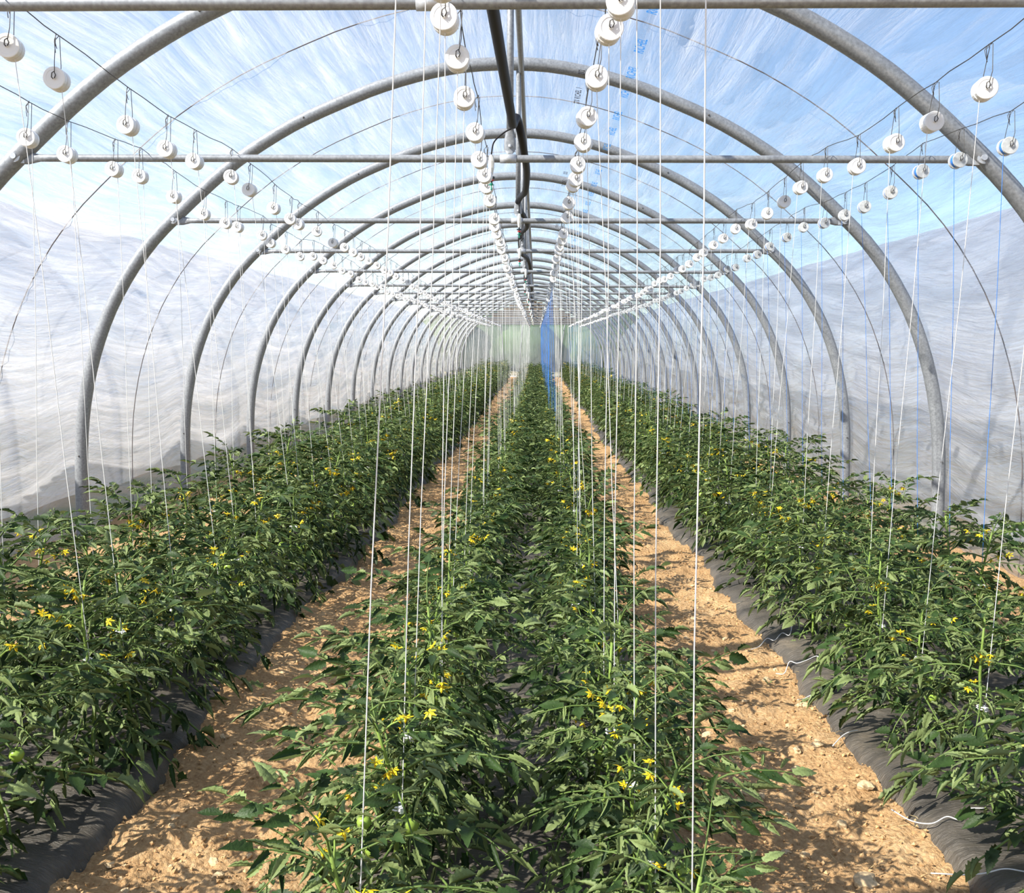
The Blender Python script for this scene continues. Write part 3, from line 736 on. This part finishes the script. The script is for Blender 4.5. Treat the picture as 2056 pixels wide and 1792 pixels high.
NIND, NNEAR = 50, 7
FAR = MB(); FARF = MB(); FSP = MB(); FSB = MB(); FTW = MB(); FTB = MB()
sp_lo = lathe([(0.0, -0.03), (0.042, -0.028), (0.042, 0.028), (0.0, 0.03)], 8, 'Y')
for wi, (nm, wdt) in enumerate(WIRES.items()):
    side = 'left' if 'left' in nm else 'right'
    wire_lab = {'outer left': 'outermost left wire', 'inner left': 'inner left wire', 'middle left': 'left wire of the middle pair', 'middle right': 'right wire of the middle pair',
                'inner right': 'inner right wire', 'outer right': 'outermost right wire'}[nm]
    row_lab = {'outer left': 'outer row of the left bed', 'inner left': 'path-side row of the left bed', 'middle left': 'left row of the middle bed', 'middle right': 'right row of the middle bed',
               'inner right': 'path-side row of the right bed', 'outer right': 'outer row of the right bed'}[nm]
    nsp = npl = 0
    xsf = XSHIFT.get(nm, lambda y: 0.0)
    wp = []
    for i, (y, z) in enumerate(wdt['st']):
        x = wdt['x'] + xsf(y) + rs.uniform(-0.008, 0.008); z = z + zgf(y)
        wp.append((x + 0.010, y, z + 0.170))
        lx = wdt['px'] + rs.uniform(-0.05, 0.05) + (0.02 * math.sin(y)); ly = y + rs.uniform(-0.09, 0.09)
        lay_i = rs.randrange(NP); lay = LAY[lay_i]; rz = rs.uniform(0, 6.28); sc = rs.uniform(0.96, 1.14) * (0.98 if 'middle' in nm else 1.12 if side == 'left' else 1.04)
        if y > 9 : sc *= 1.04
        gz = zgf(ly) + 0.06
        ct = lay['clip']; cp = lay['st'](ct) * sc
        cpw = Vector((lx + cp[0] * math.cos(rz) - cp[1] * math.sin(rz), ly + cp[0] * math.sin(rz) + cp[1] * math.cos(rz), gz + cp[2]))
        blue = nm == 'outer right' or (nm == 'middle right' and y > 14.5) or (nm == 'inner right' and y > 40)
        top = Vector((x + (0.0 if 'middle' in nm else -0.018 if side == 'right' else 0.018), y, z - 0.040))
        ang, L = align_down((cpw + Vector((0.012, 0, -0.06))) - top)
        if i < NIND:
            r_z = rs.uniform(-0.16, 0.16)
            s = obj('twine_spool', spool_clear_me if blue else spool_me, None, (x, y, z), (0, 0, r_z))
            kind = 'blue-twine spool' if blue else 'white twine spool'
            if in_view((x, y, z)): lab = f'{kind}, {ORD[nsp]} from the camera on the {wire_lab}'; nsp += 1
            else: lab = f'{kind} above the picture, {ORD[i]} on the {wire_lab}'
            tag(s, lab, 'spool', f'twine spools hanging on the {wire_lab}')
            obj('hook', hooks[rs.randrange(4)], s)
            if blue: obj('twine_coil', coil_me, s)
            t = obj('twine', twine_blue_me if blue else twine_me, s)
            m = Matrix.LocRotScale(top, ang, (1, 1, L)); t.matrix_local = s.matrix_basis.inverted() @ m
        else:
            (FSB if blue else FSP).add(sp_lo[0] + np.array((x, y, z)), sp_lo[1])
            P = np.array([top, cpw]); (FTB if blue else FTW).add(*tube(P, 0.0017, 3, False))
        # the plant that the twine holds
        if i < NIND:
            p = empty('tomato_plant', (lx, ly, gz), (0, 0, rz), sc)
            if in_view((lx, ly, gz + 0.55)): lab = f'tomato plant, {ORD[npl]} from the camera in the {row_lab}'; npl += 1
            else: lab = f'tomato plant outside the picture, {ORD[i]} in the {row_lab}'
            tag(p, lab, 'tomato plant', f'tomato plants in the {row_lab}')
            obj('stem', stem_me[lay_i], p)
            if i < NNEAR:
                for v, q, az, pi, ro, s_ in lay['leaves']:
                    obj('leaf', leaf_me[v], p, q, (ro, -pi, az), s_)
                for v, q, az in lay['truss']:
                    tr = obj('flower_truss', truss_me[v], p, q, (0, -0.35, az))
                    for k, (fp, fa, ft) in enumerate(TRUSS[v][1]): obj('flower', flower_me[k % 4], tr, fp, (0, -ft, fa), 1.25)
                for q in lay['fruit']: obj('tomato', fruit_me, p, q, (0, 0, rs.uniform(0, 6)), rs.uniform(0.8, 1.2))
                obj('clip', clip_me, p, lay['st'](ct), (0, 0, -rz - 1.2 + rs.uniform(-0.6, 0.6)))
            else:
                obj('foliage', fol_me[lay_i], p)['kind'] = 'stuff'
                obj('flowers', flo_me[lay_i], p)['kind'] = 'stuff'
                if i < 22:
                    for q in lay['fruit']: obj('tomato', fruit_me, p, q, (0, 0, 0), 1.0)
                    obj('clip', clip_me, p, lay['st'](ct), (0, 0, -rz))
        else:
            b = joined(lay, LEAF_LO); V = np.vstack(b.V) * sc @ rotm(rz, 0, 0).T + np.array((lx, ly, gz)); FAR.add(V, b.F)
            b = joined_flowers(lay, 1.6); V = np.vstack(b.V) * sc @ rotm(rz, 0, 0).T + np.array((lx, ly, gz)); FARF.add(V, b.F)
    # the wire, kinked at every hook
    P = [(wp[0][0], wp[0][1] - 2.5, wp[0][2])]
    for i in range(len(wp)):
        P.append(wp[i])
        if i + 1 < len(wp):
            a, b = np.array(wp[i]), np.array(wp[i + 1]); 
            for t in (0.35, 0.7): P.append(tuple(a * (1 - t) + b * t + np.array((rs.uniform(-0.006, 0.006), 0, rs.uniform(-0.004, 0.008)))))
    P.append((wp[-1][0], YB, wp[-1][2]))
    wo_ = obj('support_wire', mesh('support_wire', *tube(np.array(P), 0.0022, 5), M['wire']))
    tag(wo_, f'thin dark steel wire carrying the spools, {wire_lab}', 'wire', 'support wires along the tunnel')
tag(obj('tomato_foliage', FAR.build('tomato_foliage', M['leaf'])), 'massed tomato foliage at the far end of the rows', 'foliage', kind='stuff')
tag(obj('tomato_flowers', FARF.build('tomato_flowers', M['flower'])), 'yellow flowers among the farthest tomato plants', 'flowers', kind='stuff')
tag(obj('spools', FSP.build('spools', M['white'])), 'farthest white twine spools merging into white lines', 'spools', kind='stuff')
tag(obj('spools', FSB.build('spools_blue', M['clearplast'])), 'farthest clear spools holding blue twine', 'spools', kind='stuff')
tag(obj('twine_curtain', FTW.build('twine_curtain', M['twine'])), 'white hanging twines at the far end', 'twine', kind='stuff')
tag(obj('twine_curtain', FTB.build('twine_curtain_blue', M['twine_blue'])), 'blue hanging twines at the far end', 'twine', kind='stuff')

# ------------------------------------------------------------------ irrigation pipe and sprinklers
HP = [(-0.22, -1.0, 3.0), (-0.21, 2.0, 3.0), (-0.175, 4.2, 3.0), (-0.150, 5.6, 2.99), (-0.145, 5.95, 3.0), (-0.128, 6.15, 3.085), (-0.105, 6.32, 3.03), (-0.085, 6.8, 2.98), (-0.078, 7.4, 2.985), (-0.10, 8.3, 3.0), (-0.15, 8.8, 3.03), (-0.17, 9.1, 3.0)]
for n in range(3, NLAST):
    y = YH(n); sg = 1 if n % 2 else -1
    HP += [(-0.15 + 0.05 * sg, y - 1.5, 2.97 + zgf(y)), (-0.16 - 0.03 * sg, y - 0.15, 3.03 + zgf(y))]
hose = obj('irrigation_pipe', mesh('irrigation_pipe', *tube(smooth_path(HP, 8), 0.0255, 12), M['hose']))
tag(hose, 'thick black irrigation pipe slung along the middle of the tunnel', 'pipe')
weight_me = mesh('weight', *lathe([(0.002, -0.10), (0.010, -0.098), (0.017, -0.06), (0.018, -0.02), (0.013, 0.01), (0.004, 0.02)], 8), M['weight'], False)
mb = MB(); mb.add(*lathe([(0.003, -0.145), (0.007, -0.14), (0.007, -0.10), (0.003, -0.095)], 8)); mb.add(*lathe([(0.004, -0.122), (0.021, -0.121), (0.021, -0.111), (0.004, -0.110)], 12))
nozzle_me = mb.build('nozzle', M['black'], False)
seat_me = mesh('seal_ring', *lathe([(0.003, -0.137), (0.016, -0.136), (0.016, -0.128), (0.003, -0.127)], 12), M['red'], False)
mb = MB(); mb.add(*lathe([(0.002, -0.19), (0.006, -0.185), (0.004, -0.165), (0.010, -0.150), (0.003, -0.145)], 8)); mb.add(*box((0, 0, -0.158), (0.034, 0.006, 0.005)))
spin_me = mb.build('spinner', M['green'], False)
for n in range(1, NLAST):
    y = YH(n) - 0.2 if n > 1 else 6.05; side = -1 if n % 3 else -0.4
    hx = -0.15 if n == 1 else -0.155
    x = hx + (0.125 * side if n == 1 else 0.02 * (-1) ** n - 0.02); zt = zgf(y) + (2.85 if n == 1 else 2.885)
    s = empty('hanging_sprinkler', (x, y, zt - 0.02))
    tag(s, ('white-weighted hanging sprinkler on a curved black tube at the first hoop' if n == 1 else f'small white hanging sprinkler under the black pipe at the {ORD[n - 1]} hoop'), 'sprinkler', 'sprinklers hanging from the black pipe')
    P = smooth_path([(hx - x, -0.1, 3.0 - zt + 0.0 + zgf(y)), ((hx - x) * 0.55, -0.05, 3.0 - zt - 0.02 + zgf(y)), ((hx - x) * 0.12, 0, 0.09), (0, 0, 0.02)], 5)
    obj('feeder_tube', mesh('feeder_tube', *tube(P, 0.0045, 6), M['hose']), s)
    obj('weight', weight_me, s); obj('nozzle', nozzle_me, s); obj('seal_ring', seat_me, s); obj('spinner', spin_me, s)

# ------------------------------------------------------------------ stones, clods, straw, loose twine
def stone_mesh(seed):
    r = np.random.RandomState(seed); nu, nv = 9, 6; V = []
    sx, sy, sz = 1.0, r.uniform(0.6, 0.9), r.uniform(0.4, 0.65)
    for i in range(nv + 1):
        for j in range(nu):
            th = math.pi * i / nv; ph = 2 * math.pi * j / nu
            d = np.array((math.sin(th) * math.cos(ph), math.sin(th) * math.sin(ph), math.cos(th)))
            rr = 1 + 0.45 * float(fbm(d[0] * 2.2 + seed * 7, d[1] * 1.7 + d[2] * 1.3, 2)); V.append(d * rr * (sx, sy, sz))
    F = [(i * nu + j, (i + 1) * nu + j, (i + 1) * nu + (j + 1) % nu, i * nu + (j + 1) % nu) for i in range(nv) for j in range(nu)]
    return mesh('stone', V, F, M['stone'], False)
stones = [stone_mesh(i) for i in range(7)]
def sh(x, y): return float(soil_height(np.array([x]), np.array([y]))[0]) + zgf(y)
named = [(0.77, 4.3, .028), (1.11, 4.09, .026), (1.2, 4.12, .026), (1.27, 4.6, .03), (1.28, 3.73, .033), (1.11, 3.47, .03), (1.07, 3.96, .022), (0.82, 3.71, .024), (0.87, 3.69, .02), (1.16, 4.43, .022), (1.2, 5.03, .022), (1.06, 3.05, .04), (0.9, 5.8, .026), (0.93, 4.59, .02)]
rr_ = random.Random(21)
for k in range(70):
    right = k % 2
    named.append((rr_.uniform(0.62, 1.28) if right else rr_.uniform(-1.40, -0.72), 2.9 + 6.5 * rr_.random() ** 1.5, rr_.uniform(0.009, 0.022)))
for k, (x, y, s) in enumerate(named):
    o = obj('stone', stones[k % 7], None, (x, y, sh(x, y) + s * 0.12), (rr_.uniform(-0.2, 0.2), rr_.uniform(-0.2, 0.2), rr_.uniform(0, 6.3)), s)
    if k == 11: lab = 'largest pale stone at the lower edge of the right path'
    elif k == 4: lab = 'pale flat stone in the right path touching the black sheet edge'
    elif x > 0: lab = 'small pale stone lying on the sunlit right path'
    else: lab = 'small pale stone lying on the shaded left path'
    tag(o, lab, 'stone', 'stones on the right path' if x > 0 else 'stones on the left path')
CL = MB(); octF = [(0, 2, 4), (2, 1, 4), (1, 3, 4), (3, 0, 4), (2, 0, 5), (1, 2, 5), (3, 1, 5), (0, 3, 5)]
octV = np.array([(1, 0, 0), (-1, 0, 0), (0, 1, 0), (0, -1, 0), (0, 0, .8), (0, 0, -.6)], float)
cr = np.random.RandomState(8)
for k in range(12000):
    right = cr.rand() < 0.5
    x = cr.uniform(0.40, 1.36) if right else cr.uniform(-1.52, -0.50)
    y = 2.6 + 9 * cr.rand() ** 1.8
    s = 0.003 + 0.010 * cr.rand() ** 3.5
    V = octV * (1 + 0.45 * (cr.rand(6, 3) - 0.5)) * s @ rotm(cr.rand() * 6.3, cr.rand(), cr.rand()).T
    CL.add(V + np.array((x, y, sh(x, y) + s * 0.3)), octF)
tag(obj('soil_crumbs', CL.build('soil_crumbs', M['clod'], False)), 'loose tan soil crumbs and grit on the paths', 'soil', kind='stuff')
ST = MB()
for k in range(110):
    right = cr.rand() < 0.75
    x = cr.uniform(0.6, 1.4) if right else cr.uniform(-1.45, -0.7); y = 2.8 + 5 * cr.rand() ** 1.4; a = cr.rand() * 6.3; L = cr.uniform(0.015, 0.07); z = sh(x, y) + 0.012
    ST.add(*tube(np.array([(x, y, z), (x + L * math.cos(a) * .5, y + L * math.sin(a) * .5, z + 0.008), (x + L * math.cos(a), y + L * math.sin(a), z)]), 0.0011, 3))
tag(obj('straw_litter', ST.build('straw_litter', M['straw'])), 'scattered bits of dry straw on the paths', 'straw', kind='stuff')
mb = MB(); wr_ = random.Random(3)
for k in range(9):
    a = wr_.uniform(0, 6.3); L = wr_.uniform(0.02, 0.045)
    mb.add(np.array([(0, 0, 0), (L * .5, .003, L * .45), (L, 0, L * .5), (L * .5, -.003, L * .45)]) @ rotm(a, 0, 0).T, [(0, 1, 2, 3)])
weed_me = mb.build('weed', M['weed'], False)
for k in range(12):
    x = wr_.uniform(0.75, 1.25) if k % 3 else wr_.uniform(-1.3, -0.8); y = wr_.uniform(3.1, 7.0)
    tag(obj('weed', weed_me, None, (x, y, sh(x, y)), (0, 0, wr_.uniform(0, 6)), wr_.uniform(0.6, 1.1)), 'tiny green weed sprouting in the ' + ('right' if x > 0 else 'left') + ' path soil', 'weed', 'weeds in the right path' if x > 0 else 'weeds in the left path')
TW = [[(1.219, 5.516), (1.277, 5.567), (1.336, 5.64), (1.365, 5.581), (1.425, 5.654), (1.453, 5.594), (1.526, 5.805), (1.585, 5.884)],
      [(1.247, 5.05), (1.289, 5.043), (1.342, 5.154), (1.368, 5.104), (1.42, 5.106), (1.48, 5.134), (1.465, 5.025)],
      [(1.249, 4.626), (1.295, 4.684), (1.335, 4.7), (1.363, 4.673)], [(1.258, 4.097), (1.314, 4.16), (1.355, 4.19), (1.395, 4.202)],
      [(1.279, 3.461), (1.314, 3.366), (1.366, 3.323), (1.422, 3.336), (1.456, 3.316), (1.502, 3.365), (1.566, 3.374)], [(1.25, 3.03), (1.339, 2.999), (1.392, 2.98), (1.45, 2.973), (1.501, 2.952), (1.6, 2.94)]]
TWL = ['wavy white twine end lying farthest up the right black sheet edge', 'looped white twine end on the black sheet beside a cut stem', 'short white twine end arching over the black sheet edge',
       'white twine end lying flat on the black sheet, middle of the edge', 'long white twine trailing from a stem over the black sheet edge', 'straight white twine crossing the lower corner of the black sheet']
def mz(x, y):
    e = min(1, max(0, (x - 1.30) / 1.45)); return float(mulch_z(np.array([x]), np.array([y]))[0]) + 0.055 * min(1, e / 0.12) ** 0.7
for pts, lab in zip(TW, TWL):
    P = smooth_path([(x, y, max(mz(x, y), sh(x, y)) + 0.008) for x, y in pts], 6)
    tag(obj('loose_twine', mesh('loose_twine', *tube(P, 0.0024, 5), M['twine'])), lab, 'twine', 'loose twine ends on the right mulch sheet')
